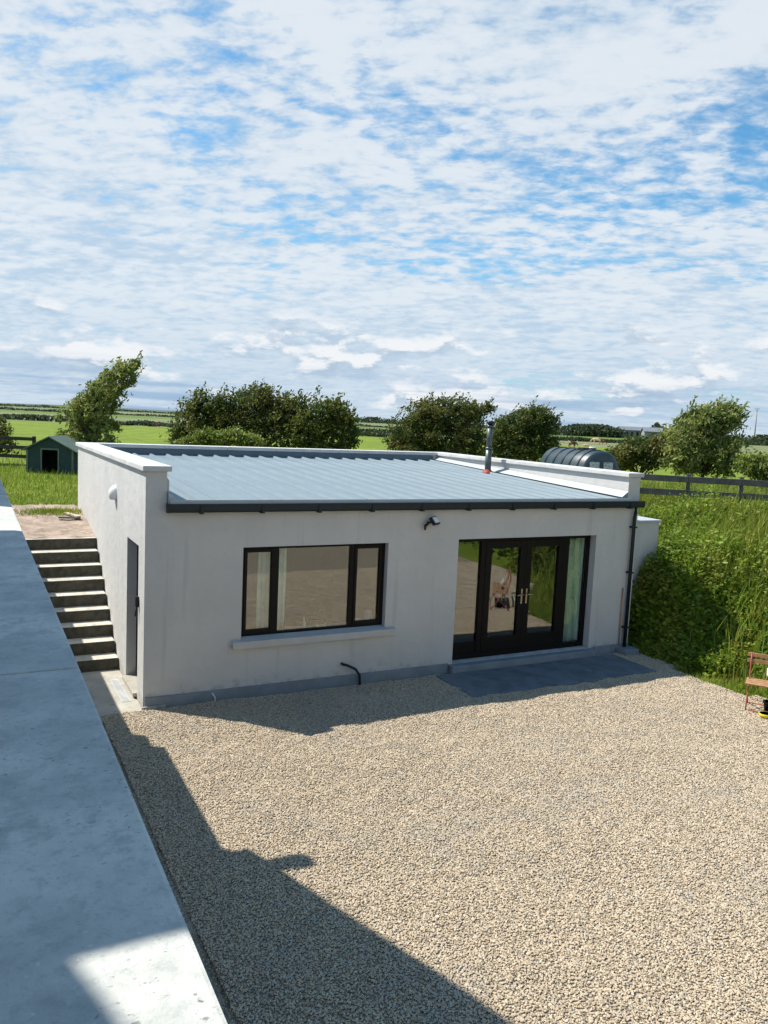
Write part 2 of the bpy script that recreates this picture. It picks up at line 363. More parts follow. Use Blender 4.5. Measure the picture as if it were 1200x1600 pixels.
xs = sorted(set([-4000, -1500, -600, -250, -100, -40, -15, -6, -2.2, 0, .05, .1] + [round(.5 + .5 * i, 2) for i in range(18)] + [9.2, 9.38, 9.44, 9.6] + [round(9.8 + .3 * i, 2) for i in range(48)] + [25, 28, 34, 50, 80, 140, 250, 500, 1000, 2200, 5000]))
ys = sorted(set([-400, -120, -50, -30, -24, -21] + [round(-20 + .4 * i, 2) for i in range(74)] + [4.5, 4.6, 4.64] + [round(9.8 + .6 * i, 2) for i in range(14)] + [7.38, 7.42, 18.5, 20, 24, 30, 45, 70, 120, 200, 400, 800, 1600, 3000, 6000]))
gv = np.array([(x, y, h(x, y)) for y in ys for x in xs]); nx = len(xs)
gf = np.array([(j * nx + i, j * nx + i + 1, (j + 1) * nx + i + 1, (j + 1) * nx + i) for j in range(len(ys) - 1) for i in range(nx - 1)])
ground = struct(npmesh('ground', gv, gf, 'ground', smooth=False))

# gravel yard: sheet over the yard following its foot line
bm = bmesh.new()
poly = [(-2.03, 1.75), (-.02, 1.75), (-.02, -.02), (9.46, -.02), (9.55, -.02)] + [(x + .12, y) for x, y in FOOT[3:-1]] + [(-2.03, -19.3)]
bm.faces.new([bm.verts.new((x, y, -.012)) for x, y in poly])
bmesh.ops.recalc_face_normals(bm, faces=bm.faces)
me = bpy.data.meshes.new('gravel_yard'); bm.to_mesh(me); bm.free()
yard = struct(link('gravel_yard', me, 'gravel'))
# loose stones lying on it (uncountable)
stones = bpy.data.collections.new('stone_shapes')
for k in range(4):
    b2 = bmesh.new(); bmesh.ops.create_icosphere(b2, subdivisions=1, radius=1.0)
    for v in b2.verts: v.co *= random.uniform(.72, 1.2)
    for v in b2.verts: v.co.z *= .68; v.co.x *= 1.2
    me = bpy.data.meshes.new('stone_shape'); b2.to_mesh(me); b2.free(); me.materials.append(M['stone'])
    o = bpy.data.objects.new('stone_shape', me); stones.objects.link(o)
def gravel_obj():
    rows = []; step = .2
    vs_, fs_ = [], []
    nxs = int((12.4 + .6) / step); nys = int(9.2 / step)
    idx = {}
    def vid(i, j):
        if (i, j) not in idx: idx[(i, j)] = len(vs_); x, y = -.6 + i * step, -9.1 + j * step; vs_.append((x, y, .018 + .012 * math.sin(x * 2.1 + 1.3 * y) * math.sin(1.1 * x - 1.7 * y) + .010 * math.sin(3.7 * x + .6 * y + 2 * math.sin(y)) * math.sin(2.9 * y - x) + RNG.normal() * .007))
        return idx[(i, j)]
    for i in range(nxs):
        for j in range(nys):
            x, y = -.6 + (i + .5) * step, -9.1 + (j + .5) * step
            if foot_d(x, y) > .1 or y > -.12 or (4.95 < x < 8.8 and y > -1.3): continue
            if (x < .1 and y > .2) or (y < -9.1 and x < 3): continue
            # keep to what the yard's open part needs
            fs_.append((vid(i, j), vid(i + 1, j), vid(i + 1, j + 1), vid(i, j + 1)))
    me = bpy.data.meshes.new('gravel_stones'); me.from_pydata(vs_, [], fs_)
    o = link('gravel_stones', me, 'stone')
    ng = bpy.data.node_groups.new('scatter_stones', 'GeometryNodeTree')
    ng.interface.new_socket('Geometry', in_out='INPUT', socket_type='NodeSocketGeometry'); ng.interface.new_socket('Geometry', in_out='OUTPUT', socket_type='NodeSocketGeometry')
    N, L = ng.nodes, ng.links
    gi, go = N.new('NodeGroupInput'), N.new('NodeGroupOutput')
    dp = N.new('GeometryNodeDistributePointsOnFaces'); dp.inputs['Density'].default_value = 4300
    ci = N.new('GeometryNodeCollectionInfo'); ci.inputs[0].default_value = stones; ci.inputs['Separate Children'].default_value = True
    ip = N.new('GeometryNodeInstanceOnPoints'); ip.inputs['Pick Instance'].default_value = True
    rr = N.new('FunctionNodeRandomValue'); rr.data_type = 'FLOAT_VECTOR'; rr.inputs[0].default_value = (-.5, -.5, 0); rr.inputs[1].default_value = (.5, .5, 6.28)
    rs = N.new('FunctionNodeRandomValue'); rs.data_type = 'FLOAT'; rs.inputs[2].default_value = .005; rs.inputs[3].default_value = .0128
    L.new(gi.outputs[0], dp.inputs[0]); L.new(dp.outputs[0], ip.inputs['Points']); L.new(ci.outputs[0], ip.inputs['Instance'])
    L.new(rr.outputs[0], ip.inputs['Rotation']); L.new(rs.outputs[1], ip.inputs['Scale']); jn = N.new('GeometryNodeJoinGeometry'); sm_ = N.new('GeometryNodeSetMaterial'); sm_.inputs['Material'].default_value = M['gravel']; L.new(gi.outputs[0], sm_.inputs[0]); sp_ = N.new('GeometryNodeSetPosition'); sp_.inputs['Offset'].default_value = (0, 0, -.0075); L.new(sm_.outputs[0], sp_.inputs[0]); L.new(sp_.outputs[0], jn.inputs[0]); L.new(ip.outputs[0], jn.inputs[0]); L.new(jn.outputs[0], go.inputs[0])
    md = o.modifiers.new('scatter', 'NODES'); md.node_group = ng
    return struct(o, 'stuff')
gs = gravel_obj(); gs['label'] = 'loose beige gravel chippings covering the yard'

# dirt landing above the steps
rows = []
for j in range(18):
    y = 4.66 + j * .2
    rows.append([(x + (.08 * math.sin(j * 1.9 + x * 5) if j == 17 else 0), y + (.12 * math.sin(x * 7) + .1 * math.sin(x * 17) if j == 17 else 0), plateau(x, y) + .012 + .012 * math.sin(x * 9 + y * 5) * math.sin(y * 7)) for x in np.linspace(-2.2, -.004, 14)])
struct(MB().strip(rows).build('dirt_path', 'dirt'))

# ---------------------------------------------------------------- white building
B = thing('white_building', 'low white rendered single-storey building with grey metal roof and dark windows', 'building')
H1 = 3.49
wl = MB()
DX0, DX1, DZ0, DZ1 = 5.33, 8.46, .20, 2.37
WX0, WX1, WZ0, WZ1 = 1.46, 3.95, .92, 2.35
for x0, x1, z0, z1 in ((0, WX0, -.1, 3.0), (WX0, WX1, -.1, WZ0 - .12), (WX0, WX1, WZ1, 3.0), (WX1, DX0, -.1, 3.0), (DX0, DX1, -.1, DZ0 - .05), (DX0, DX1, DZ1, 3.0), (DX1, W_, -.1, 3.0)):
    wl.box(x0, x1, 0, .3, z0, z1)
SY0, SY1, SZ0, SZ1 = .45, 1.37, .1, 2.35
for y0, y1, z0, z1 in ((.3, SY0, -.1, 3.0), (SY0, SY1, -.1, SZ0 - .06), (SY0, SY1, SZ1, 3.0), (SY1, D_, -.1, 3.0)):
    wl.box(0, .3, y0, y1, z0, z1)
wl.box(.3, W_ - .3, D_ - .3, D_, -.1, 3.0)
wl.box(W_ - .3, W_, .3, D_, -.1, 3.0)
for x0, x1, y0, y1 in ((0, .3, 0, D_), (W_ - .3, W_, 0, D_), (.3, W_ - .3, D_ - .3, D_)): wl.box(x0, x1, y0, y1, 3.0, H1)
wl.build('wall', 'render', B)
# plinth band and threshold
for x0, x1 in ((.02, DX0 - .1), (DX1 + .12, W_ - .01)): MB().box(x0, x1, -.035, -.001, -.06, .17, .006).build('plinth', 'plinth', B)
MB().box(-.03, .32, -.07, -.036, -.05, .05, .01).build('plinth_corner', 'concrete', B)
MB().box(DX0 - .08, DX1 + .1, -.16, .06, -.05, .145, .012).build('door_step', 'plinth', B)
MB().box(-.06, .16, SY0 + .002, SY1 - .002, SZ0 - .058, SZ0 - .002, .006).build('threshold', 'concrete', B)
# interior
MB().box(.3, W_ - .3, .3, D_ - .3, -.05, .14).build('floor', 'floor', B)
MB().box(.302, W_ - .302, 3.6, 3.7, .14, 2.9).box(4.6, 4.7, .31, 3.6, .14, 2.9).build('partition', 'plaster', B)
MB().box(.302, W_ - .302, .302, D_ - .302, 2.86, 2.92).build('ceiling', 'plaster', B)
MB().box(WX0 - .1, WX1 + .1, .21, .5, WZ0 - .03, WZ0, .004).build('inner_sill', 'white', B)
# copings: several lengths each
def coping(pieces, along):
    for a0, a1, b0, b1 in pieces:
        o = (MB().box(b0, b1, a0 + .003, a1 - .003, H1, HP, .012) if along == 'y' else MB().box(a0 + .003, a1 - .003, b0, b1, H1, HP, .012)).build('coping', 'coping', B)
coping([(-.05, 2.5, -.05, .36), (2.5, 5.0, -.05, .36), (5.0, D_ + .05, -.05, .36)], 'y')
coping([(-.05, 2.5, W_ - .36, W_ + .05), (2.5, 5.0, W_ - .36, W_ + .05), (5.0, D_ + .05, W_ - .36, W_ + .05)], 'y')
coping([(.36, 3.3, D_ - .36, D_ + .05), (3.3, 6.2, D_ - .36, D_ + .05), (6.2, W_ - .36, D_ - .36, D_ + .05)], 'x')
# roof: steel panels, one rib each
def rz(y): return 3.05 + .041 * y
R = MB().box(.3, W_ - .3, .31, D_ - .31, 2.925, 3.0).build('roof', 'flash', B)
npan = 24; pw = (W_ - .6 - .04) / npan
prof = [(0, 0), (.03, 0), (.052, .04), (.088, .04), (.11, 0), (pw - .003, 0), (pw - .003, -.02), (0, -.02)]
bm = bmesh.new(); r0 = [bm.verts.new((u, -.10, v + rz(-.1))) for u, v in prof]; r1 = [bm.verts.new((u, D_ - .315, v + rz(D_ - .315))) for u, v in prof]
for k in range(len(prof)): bm.faces.new((r0[k], r0[(k + 1) % len(prof)], r1[(k + 1) % len(prof)], r1[k]))
bm.faces.new(r0); bm.faces.new(r1); bmesh.ops.recalc_face_normals(bm, faces=bm.faces)
pm = bpy.data.meshes.new('roof_panel'); bm.to_mesh(pm); bm.free()
for i in range(npan):
    p = link('roof_panel', pm, 'roof', R, (.32 + i * pw, 0, random.uniform(-.002, .002)))
# flashings inside the parapets
MB().prism([(.305, 3.08), (.305, 3.40), (.335, 3.36), (.335, 3.08)], 'y', .02, D_ - .33).build('flashing', 'trim', B)
bb = MB(); x = W_ - .305
bb.strip([[(x - .01, -.02, rz(0) + .16), (x - .01, D_ - .32, rz(7.1) + .10)], [(x - .16, -.02, rz(0) + .05), (x - .16, D_ - .32, rz(7.1) + .04)]])
bb.build('flashing', 'trim', B)
MB().box(.336, W_ - .47, D_ - .325, D_ - .303, 3.2, H1 - .004).build('back_flashing', 'flash', B)
MB().prism([(.31, 3.03), (.31, 3.20), (.42, 3.08), (.42, 3.03)], 'y', -.08, .4).build('barge_trim', 'trim', B)
# gutter with brackets
g = MB(); gp = [(-.03, 3.02), (-.03, 2.93), (-.05, 2.91), (-.12, 2.905), (-.145, 2.93), (-.15, 3.035), (-.138, 3.035), (-.132, 2.94), (-.115, 2.92), (-.055, 2.925), (-.042, 2.94), (-.042, 3.02)]
g.prism(gp, 'x', .29, W_ + .03); G = g.build('gutter', 'anthra', B)
MB().box(.284, .296, -.152, -.028, 2.903, 3.04).build('gutter_end', 'anthra', B)
MB().box(.32, W_ - .31, -.112, -.1005, 3.02, 3.089).build('eaves_trim', 'trim', B)
MB().box(.31, W_, -.028, -.002, 2.90, 3.02).build('fascia', 'anthra', B)
for i in range(10): MB().box(.75 + i * .93, .80 + i * .93, -.155, -.029, 2.885, 2.905).box(.75 + i * .93, .80 + i * .93, -.162, -.152, 2.89, 3.0).build('bracket', 'anthra', G, (0, 0, 0))
MB().tube([(9.33, -.09, 2.92), (9.33, -.09, 2.80), (9.33, -.075, 2.7), (9.33, -.075, .12)], .036, 12).build('downpipe', 'anthra', B)
for z in (.5, 1.6, 2.5): MB().box(9.28, 9.38, -.12, -.002, z, z + .03).build('pipe_clip', 'anthra', B)
MB().tube([(9.22, -.03, 1.3), (9.22, -.035, .02)], .012, 8).build('thin_pipe', 'slat', B)
MB().box(9.13, 9.5, -.32, -.04, -.02, .12, .02).build('gully_surround', 'plinth', B)
# wall pipe stubs on the front
MB().tube([(3.18, .02, .37), (3.18, -.05, .37), (3.24, -.10, .36), (3.38, -.12, .29), (3.46, -.12, .18), (3.47, -.12, -.02)], .022, 10).build('waste_pipe', 'anthra', B)
MB().tube([(1.02, .02, .13), (1.02, -.06, .13), (1.05, -.075, .08), (1.06, -.07, -.03)], .011, 8).build('hose_tail', 'white', B)
# annex on the bank side
MB().box(W_ + .002, 10.66, .55, 3.4, -.1, 2.50).build('annex', 'render', B)
MB().box(W_ + .003, 10.70, .51, 3.44, 2.502, 2.56, .01).build('annex_roof', 'trim', B)
# latch by the side door
MB().box(-.05, -.001, .36, .42, 1.44, 1.60, .008).tube([(-.03, .39, 1.44), (-.05, .40, 1.30)], .012, 8).build('latch', 'black', B)
# side door
SD = MB().box(.15, .19, SY0 + .002, SY1 - .002, SZ0, SZ1 - .002).build('side_door', 'frame', B)
MB().tube([(.15, .55, 1.1), (.09, .55, 1.1), (.09, .68, 1.1)], .01, 8).build('handle', 'steel', SD, (0, 0, 0))
# sill and window
MB().prism([(-.10, .80), (.12, .80), (.12, .935), (-.10, .905)], 'x', WX0 - .15, WX1 + .16).build('sill', 'sill', B)
def fr(name, x0, x1, z0, z1, y0, y1, t, parent, tb=None, m='frame'):
    tb = tb or t
    return MB().box(x0, x0 + t, y0, y1, z0, z1, .005).box(x1 - t, x1, y0, y1, z0, z1, .005).box(x0 + t, x1 - t, y0 + .001, y1 - .001, z0, z0 + tb, .005).box(x0 + t, x1 - t, y0 + .001, y1 - .001, z1 - t, z1, .005).build(name, m, parent, (0, 0, 0))
WN = MB().box(WX0, WX1, .11, .19, WZ1 - .05, WZ1 - .001).box(WX0, WX1, .11, .19, WZ0 - .02, WZ0 + .05).box(WX0 + .001, WX0 + .055, .11, .19, WZ0 + .05, WZ1 - .05).box(WX1 - .055, WX1 - .001, .11, .19, WZ0 + .05, WZ1 - .05).box(2.0, 2.08, .11, .19, WZ0 + .05, WZ1 - .05).box(3.31, 3.39, .11, .19, WZ0 + .05, WZ1 - .05).build('window', 'frame', B)
for x0, x1 in ((1.515, 2.0), (3.39, 3.895)):
    fr('sash', x0 + .001, x1 - .001, WZ0 + .052, WZ1 - .052, .095, .165, .048, WN, .06)
    MB().box(x0 + .05, x1 - .05, .128, .134, WZ0 + .11, WZ1 - .10).build('pane', 'glass', WN, (0, 0, 0))
MB().box(2.081, 3.309, .138, .144, WZ0 + .051, WZ1 - .051).build('pane', 'glass', WN, (0, 0, 0))
# glazed doors
DD = MB().box(DX0, DX1, .16, .25, DZ1 - .075, DZ1 - .001).box(DX0, DX1, .16, .25, DZ0 - .045, DZ0 + .05).box(DX0 + .001, DX0 + .07, .16, .25, DZ0 + .05, DZ1 - .075).box(DX1 - .07, DX1 - .001, .16, .25, DZ0 + .05, DZ1 - .075).box(5.93, 6.03, .16, .25, DZ0 + .05, DZ1 - .075).box(7.83, 7.95, .16, .25, DZ0 + .05, DZ1 - .075).build('glazed_doors', 'frame', B)
MB().box(5.401, 5.929, .198, .204, DZ0 + .26, DZ1 - .08).build('pane', 'glass', DD, (0, 0, 0))
MB().box(5.401, 5.929, .175, .235, DZ0 + .051, DZ0 + .259).build('rail', 'frame', DD, (0, 0, 0))
MB().box(7.951, 8.389, .198, .204, DZ0 + .051, DZ1 - .076).build('pane', 'glass', DD, (0, 0, 0))
for x0, x1 in ((6.032, 6.93), (6.932, 7.828)):
    fr('door_leaf', x0, x1, DZ0 + .055, DZ1 - .08, .15, .225, .13, DD, .25)
    MB().box(x0 + .128, x1 - .128, .188, .194, DZ0 + .30, DZ1 - .2).build('pane', 'glass', DD, (0, 0, 0))
for sgn in (-1, 1):
    x = 6.931 + sgn * .055
    MB().box(x - .016, x + .016, .138, .150, 1.10, 1.38, .004).tube([(x, .14, 1.28), (x, .09, 1.28), (x + sgn * .13, .09, 1.27)], .011, 8).build('handle', 'brass', DD, (0, 0, 0))
# flue
FL = MB().tube([(8.85, 4.3, 3.2), (8.85, 4.3, 3.80)], .075, 20).tube([(8.85, 4.3, 3.80), (8.85, 4.3, 4.34)], .070, 20).build('flue_pipe', 'steel', B)
for z in (3.80, 4.32): MB().tube([(8.85, 4.3, z), (8.85, 4.3, z + .045)], .086, 20).build('locking_band', 'steel', FL, (0, 0, 0))
MB().tube([(8.85, 4.3, 4.365), (8.85, 4.3, 4.40), (8.85, 4.3, 4.401), (8.85, 4.3, 4.46), (8.85, 4.3, 4.47)], [.06, .06, .10, .10, .03], 20).build('cowl', 'anthra', FL, (0, 0, 0))
MB().tube([(8.85, 4.3, rz(4.3) + .001), (8.85, 4.3, rz(4.3) + .02), (8.85, 4.3, rz(4.3) + .09)], [.14, .12, .08], 20).build('red_collar', 'red', FL, (0, 0, 0))

# slab in front of the doors, concrete strip and steps on the left
struct(MB().box(4.9, 8.95, -1.32, -.17, -.05, .035, .015).build('patio_slab', 'slab'))
struct(MB().box(-2.02, -.004, -.35, 2.0, -.08, .012, .01).build('concrete_path', 'concrete'))
ST = thing('concrete_steps', 'flight of nine concrete steps beside the white side wall', 'steps', (-1, 2, 0))
NS = 9; rise = 1.86 / NS; going = (4.55 - 2.0) / (NS - 1)
for i in range(NS):
    y0 = 2.0 + i * going; z1 = (i + 1) * rise
    MB().box(-2.02, -.006 - .012 * (i % 3 == 1), y0, (4.66 if i == NS - 1 else y0 + going + .04), (z1 - rise - .05 if i else -.05), z1 - .0 + random.uniform(-.006, .004), .022).build('step', 'step', ST)
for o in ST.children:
    o.data.materials.append(M['shade_moss'])
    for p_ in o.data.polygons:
        if p_.normal.y < -.5: p_.material_index = 1  # front-facing risers take the colour with shade and algae in it

# ---------------------------------------------------------------- the house the picture is taken from
Hs = thing('terrace_house', 'near house with broad grey concrete parapet coping running along the left edge', 'house', (-2.3, -8, 0))
def shear(o):
    for v in o.data.vertices: v.co.x += .0084 * (v.co.y + 6.5)
    return o
shear(MB().box(-2.62, -2.04, -16, .32, -.1, 3.535).box(-2.62, -2.036, .32, .66, -.1, 3.36).box(-2.62, -2.037, .66, 9, -.1, 3.06).build('terrace_wall', 'render', Hs))
for y0, y1 in ((-16, -12.3), (-12.3, -9.27), (-9.27, -4.88), (-4.88, -2.2), (-2.2, .32)):
    shear(MB().box(-2.68, -2.004, y0 + .004, y1 - .004, 3.536, 3.60, .008).build('coping_slab', 'ledge', Hs))
MB().box(-2.66, -2.0, .324, .66, 3.361, 3.43, .008).build('coping_slab', 'ledge', Hs)
MB().box(-2.66, -2.0, .664, 9, 3.061, 3.13, .008).build('coping_slab', 'ledge', Hs)
MB().box(-7, -2.63, -16, 2, 2.5, 2.7).build('terrace_floor', 'concrete', Hs)
XL = -2.72
MB().prism([(-1.74, 2.7), (-1.74, 5.36), (-4.37, 7.77), (-4.37, 2.7)], 'x', XL - .2, XL).build('shadow_gable_wall', 'render', Hs)  # unseen gable, shaped for its slanting shadow and thinned to let sun past
MB().prism([(-1.66, 5.33), (-1.66, 5.39), (-4.40, 7.90), (-4.40, 7.83)], 'x', XL - .23, XL + .03).build('shadow_gable_coping', 'ledge', Hs)
MB().box(XL - .23, -2.17, -2.16, -1.96, 5.22, 5.40, .05).build('eaves_beam', 'anthra', Hs)
MB().box(-8.5, -3.9, -15.5, -5.2, 2.7, 6.28).build('house_wall', 'render', Hs)
MB().box(-8.9, -3.5, -9.19, -5.06, 6.285, 6.4).build('eaves', 'white', Hs)
ev = MB().box(-6.5, -3.71, -12.6, -9.192, 6.285, 6.4).build('shade_canopy', 'white', Hs)  # added unseen slab, edge slanted to shape the sunlit patch on the coping
for v in ev.data.vertices:
    if v.co.x > -5: v.co.x -= .27 * (v.co.y + 9.19)
MB().prism([(-3.72, 6.401), (-6.2, 8.1), (-8.7, 6.401)], 'y', -15.5, -5.1).build('house_roof', 'slate', Hs)

# ---------------------------------------------------------------- small things on the building
fl = thing('floodlight', 'small black floodlight fixed above and between window and glazed doors', 'lamp', (4.68, 0, 2.66))
mt = Matrix.Translation((.06, -.13, .06)) @ Euler((math.radians(-38), 0, math.radians(32))).to_matrix().to_4x4()
hd = MB().box(-.10, .10, -.03, .03, -.075, .075, .012, mt).build('head', 'black', fl, (0, 0, 0))
MB().box(-.075, .075, -.036, -.031, -.05, .055, 0, mt).build('lens', 'glasslens', hd, (0, 0, 0))
MB().tube([(0, 0, .02), (0, -.06, .02), (.04, -.10, .05)], .018, 8).build('arm', 'black', fl, (0, 0, 0))
MB().tube([(-.02, -.05, .0), (-.08, -.07, -.02), (-.085, -.07, -.10)], [.02, .026, .018], 10).build('sensor', 'black', fl, (0, 0, 0))
bl = thing('wall_lamp', 'white half-moon lamp on the sunlit side wall above the steps', 'lamp', (0, 2.48, 2.92))
bm = bmesh.new(); rows = []
for i in range(9):
    th = math.pi * (.02 + .70 * i / 8); rows.append([bm.verts.new((-.12 * math.sin(th) * math.sin(math.pi * k / 12) - .001, .12 * math.cos(math.pi * k / 12) * math.sin(th), .15 * math.cos(th))) for k in range(13)])
for a, b in zip(rows, rows[1:]):
    for k in range(12):
        f = bm.faces.new((a[k], a[k + 1], b[k + 1], b[k])); f.smooth = True
bm.faces.new(rows[-1])
bmesh.ops.remove_doubles(bm, verts=bm.verts, dist=1e-4); bmesh.ops.recalc_face_normals(bm, faces=bm.faces)
me = bpy.data.meshes.new('shade'); bm.to_mesh(me); bm.free(); link('shade', me, 'white', bl, (0, 0, 0))
MB().box(-.012, -.001, -.06, .06, -.03, .12, .003).build('back_plate', 'white', bl, (0, 0, 0))
def curtain(x0, x1, y, z0, z1, label, n=60):
    rows = []
    for z in np.linspace(z0, z1, 8):
        rows.append([(x0 + (x1 - x0) * i / n + .01 * math.sin(z * 3 + i), y + .03 * math.sin(i * .75) + .012 * math.sin(i * 1.9 + z), z) for i in range(n + 1)])
    o = MB().strip(rows).build('curtain', 'curtain'); s_ = o.modifiers.new('thick', 'SOLIDIFY'); s_.thickness = .004
    for p_ in o.data.polygons: p_.use_smooth = True
    return tag(o, label, 'curtain', 'curtains behind the glazed doors')
curtain(7.97, 8.41, .285, .16, 2.3, 'pale green curtain behind the right-hand pane of the glazed doors')
curtain(5.38, 5.50, .285, .16, 2.3, 'narrow pale curtain at the left edge of the glazed doors', 20)
wc = curtain(1.80, 2.26, .27, WZ0 + .04, 2.34, 'pale curtain behind the left pane of the wide window', 34); wc['group'] = 'curtains behind the window'
dg_ = thing('drain_channel', 'narrow pale drain channel set in the concrete beside the side door', 'drain', (-.17, .9, .012))
MB().box(-.065, .065, -.55, .55, .0, .006).build('frame', 'trim', dg_, (0, 0, 0))
for i in range(20): MB().box(-.05, .05, -.52 + i * .053, -.49 + i * .053, .006, .012).build('bar', 'coping', dg_, (0, 0, 0))
def lathe(name, prof, m, label, cat, loc, group=None):
    o = MB().tube([(0, 0, z) for r, z in prof], [r for r, z in prof], 14).build(name, m, None, loc); return tag(o, label, cat, group)
lathe('soap_bottle', [(.035, 0), (.037, .08), (.03, .11), (.012, .13), (.012, .17), (.008, .20)], 'white', 'white pump bottle standing on the sill behind the wide middle pane', 'bottle', (2.62, .32, WZ0))
tp = thing('kitchen_tap', 'curved chrome tap behind the middle window pane', 'tap', (3.05, .45, WZ0))
MB().tube([(0, 0, 0), (0, 0, .05)], .025, 10).build('base', 'steel', tp, (0, 0, 0)); MB().tube([(0, 0, .05), (0, 0, .20), (-.03, 0, .25), (-.09, 0, .26), (-.15, 0, .22), (-.16, 0, .18)], .012, 8).build('spout', 'steel', tp, (0, 0, 0))
lathe('cup', [(.03, 0), (.04, .02), (.042, .10)], 'white', 'white cup on the sill at the left of the narrow right pane', 'cup', (3.50, .30, WZ0), 'things on the window sill')
lathe('mug', [(.04, 0), (.04, .10)], 'white', 'white mug beside the tall jar behind the right pane', 'mug', (3.60, .30, WZ0), 'things on the window sill')
lathe('jar', [(.06, 0), (.065, .02), (.065, .22), (.05, .24)], 'trim', 'tall pale jar behind the right window pane', 'jar', (3.78, .30, WZ0), 'things on the window sill')

# ---------------------------------------------------------------- bench and bits at the foot of the bank
ang = math.atan2(-.82, .57)
bn = thing('folding_bench', 'folding bench with red metal frame and brown slats at the right edge', 'bench', (8.92, -3.2, 0), rz=ang)
for i in range(4): MB().box(.0, 1.25, -.17 + i * .095, -.09 + i * .095, .435, .455, .005).build('seat_slat', 'slat', bn, (0, 0, 0))
for z in (.70, .80): MB().box(-.02, 1.27, .225, .243, z, z + .065, .005).build('back_slat', 'slat', bn, (0, 0, 0))
for x in (.04, 1.20):
    MB().tube([(x, -.22, .01), (x, -.05, .25), (x, .12, .44), (x, .20, .62), (x, .235, .87)], .011, 8).build('back_leg', 'redmetal', bn, (0, 0, 0))
    MB().tube([(x, -.18, .43), (x, .02, .24), (x, .24, .01)], .011, 8).build('front_leg', 'redmetal', bn, (0, 0, 0))
MB().tube([(.04, -.2, .03), (1.2, -.2, .03)], .009, 8).tube([(.04, .22, .03), (1.2, .22, .03)], .009, 8).build('stretcher', 'redmetal', bn, (0, 0, 0))
def cushion():
    bm = bmesh.new(); bmesh.ops.create_grid(bm, x_segments=10, y_segments=10, size=.5)
    top = bm.verts[:]
    for v in top: v.co.z = .10 * (1 - (2 * v.co.x) ** 4) * (1 - (2 * v.co.y) ** 4)
    r = bmesh.ops.duplicate(bm, geom=bm.faces[:]); 
    for v in [q for q in r['geom'] if isinstance(q, bmesh.types.BMVert)]: v.co.z *= -1
    bmesh.ops.remove_doubles(bm, verts=bm.verts, dist=1e-4); bmesh.ops.recalc_face_normals(bm, faces=bm.faces)
    for f in bm.faces: f.smooth = True
    me = bpy.data.meshes.new('cushion'); bm.to_mesh(me); bm.free(); o = link('cushion', me, 'white'); o.scale = (.42, .42, .7); return o
cu = cushion(); cu.matrix_world = Matrix.Translation((9.22, -3.56, .63)) @ Euler((0, 0, ang)).to_matrix().to_4x4() @ Euler((math.radians(62), 0, 0)).to_matrix().to_4x4() @ Matrix.Diagonal((.36, .15, .3, 1))
tag(cu, 'white cushion leaning against the back of the folding bench', 'cushion')
lathe('bowl', [(.05, 0), (.085, .03), (.10, .075), (.09, .075), (.06, .02)], 'yellow', 'yellow plastic bowl on the gravel below the bench', 'bowl', (8.80, -3.69, .01))
lathe('flower_pot', [(.07, 0), (.09, .14), (.10, .14), (.10, .17), (.08, .17), (.07, .13)], 'black', 'small black pot on the gravel under the bench', 'pot', (9.14, -3.50, .0))

# planks on the landing
for (x0, y0, x1, y1, lab) in ((-.55, 6.05, -.12, 6.0, 'short grey board lying flat on the dirt above the steps'), (-.36, 6.5, -.16, 5.98, 'pale sawn offcut lying across a board above the steps')):
    a = Vector((x0, y0, 0)); b = Vector((x1, y1, 0)); L = (b - a).length; up = 'offcut' in lab
    mtx = Matrix.Translation(((x0 + x1) / 2, (y0 + y1) / 2, plateau(0, 6.1) + (.075 if up else .04))) @ Euler((0, .03, math.atan2(y1 - y0, x1 - x0))).to_matrix().to_4x4()
    o = MB().box(-L / 2, L / 2, -.045, .045, -.016, .016, .003, mtx).build('plank', 'palewood' if up else 'oldwood'); tag(o, lab, 'plank', 'planks above the steps')

# ---------------------------------------------------------------- kennel, fences, tank
kn = thing('kennel', 'small dark green wooden hut with open doorway on the lawn', 'kennel', at(78, 742, 27) + Vector((0, 0, .03)), rz=math.atan2(RH.y, RH.x) + .06)
kw, kd, ke, ka = .74, 1.5, .80, 1.22
k = MB().box(-kw, -.28, 0, .03, 0, .86).box(.28, kw, 0, .03, 0, .86)
k.prism([(-kw, .861), (kw, .861), (0, ka - .02)], 'y', .0, .03); k.build('front_wall', 'kennel', kn, (0, 0, 0))
for s_ in (-1, 1):
    MB().box(min(s_ * kw, s_ * (kw - .03)), max(s_ * kw, s_ * (kw - .03)), .031, kd, 0, .84).build('side_wall', 'kennel', kn, (0, 0, 0))
    MB().box(s_ * .28 - .025, s_ * .28 + .025, -.02, -.001, 0, .84, .003).build('door_trim', 'kenroof', kn, (0, 0, 0))
    a = (s_ * .0, ka); b = (s_ * (kw + .17), .74)
    MB().prism([(a[0], a[1]), (b[0], b[1]), (b[0], b[1] + .035), (a[0], a[1] + .04)], 'y', -.12, kd + .1).build('roof_panel', 'kenroof', kn, (0, 0, 0))
    MB().box(s_ * kw - .03, s_ * kw + .03, -.018, -.001, 0, .8, .003).build('corner_post', 'kenroof', kn, (0, 0, 0))
MB().box(-.28, .28, -.02, -.001, .80, .86, .003).build('lintel', 'kenroof', kn, (0, 0, 0))
MB().box(-kw + .03, kw - .03, kd - .03, kd - .001, 0, .84).prism([(-kw, .841), (kw, .841), (0, ka - .02)], 'y', kd - .03, kd).build('back_wall', 'kennel', kn, (0, 0, 0))
MB().box(-kw + .03, kw - .03, .031, kd - .03, .0, .05).build('floor', 'darkwood', kn, (0, 0, 0))

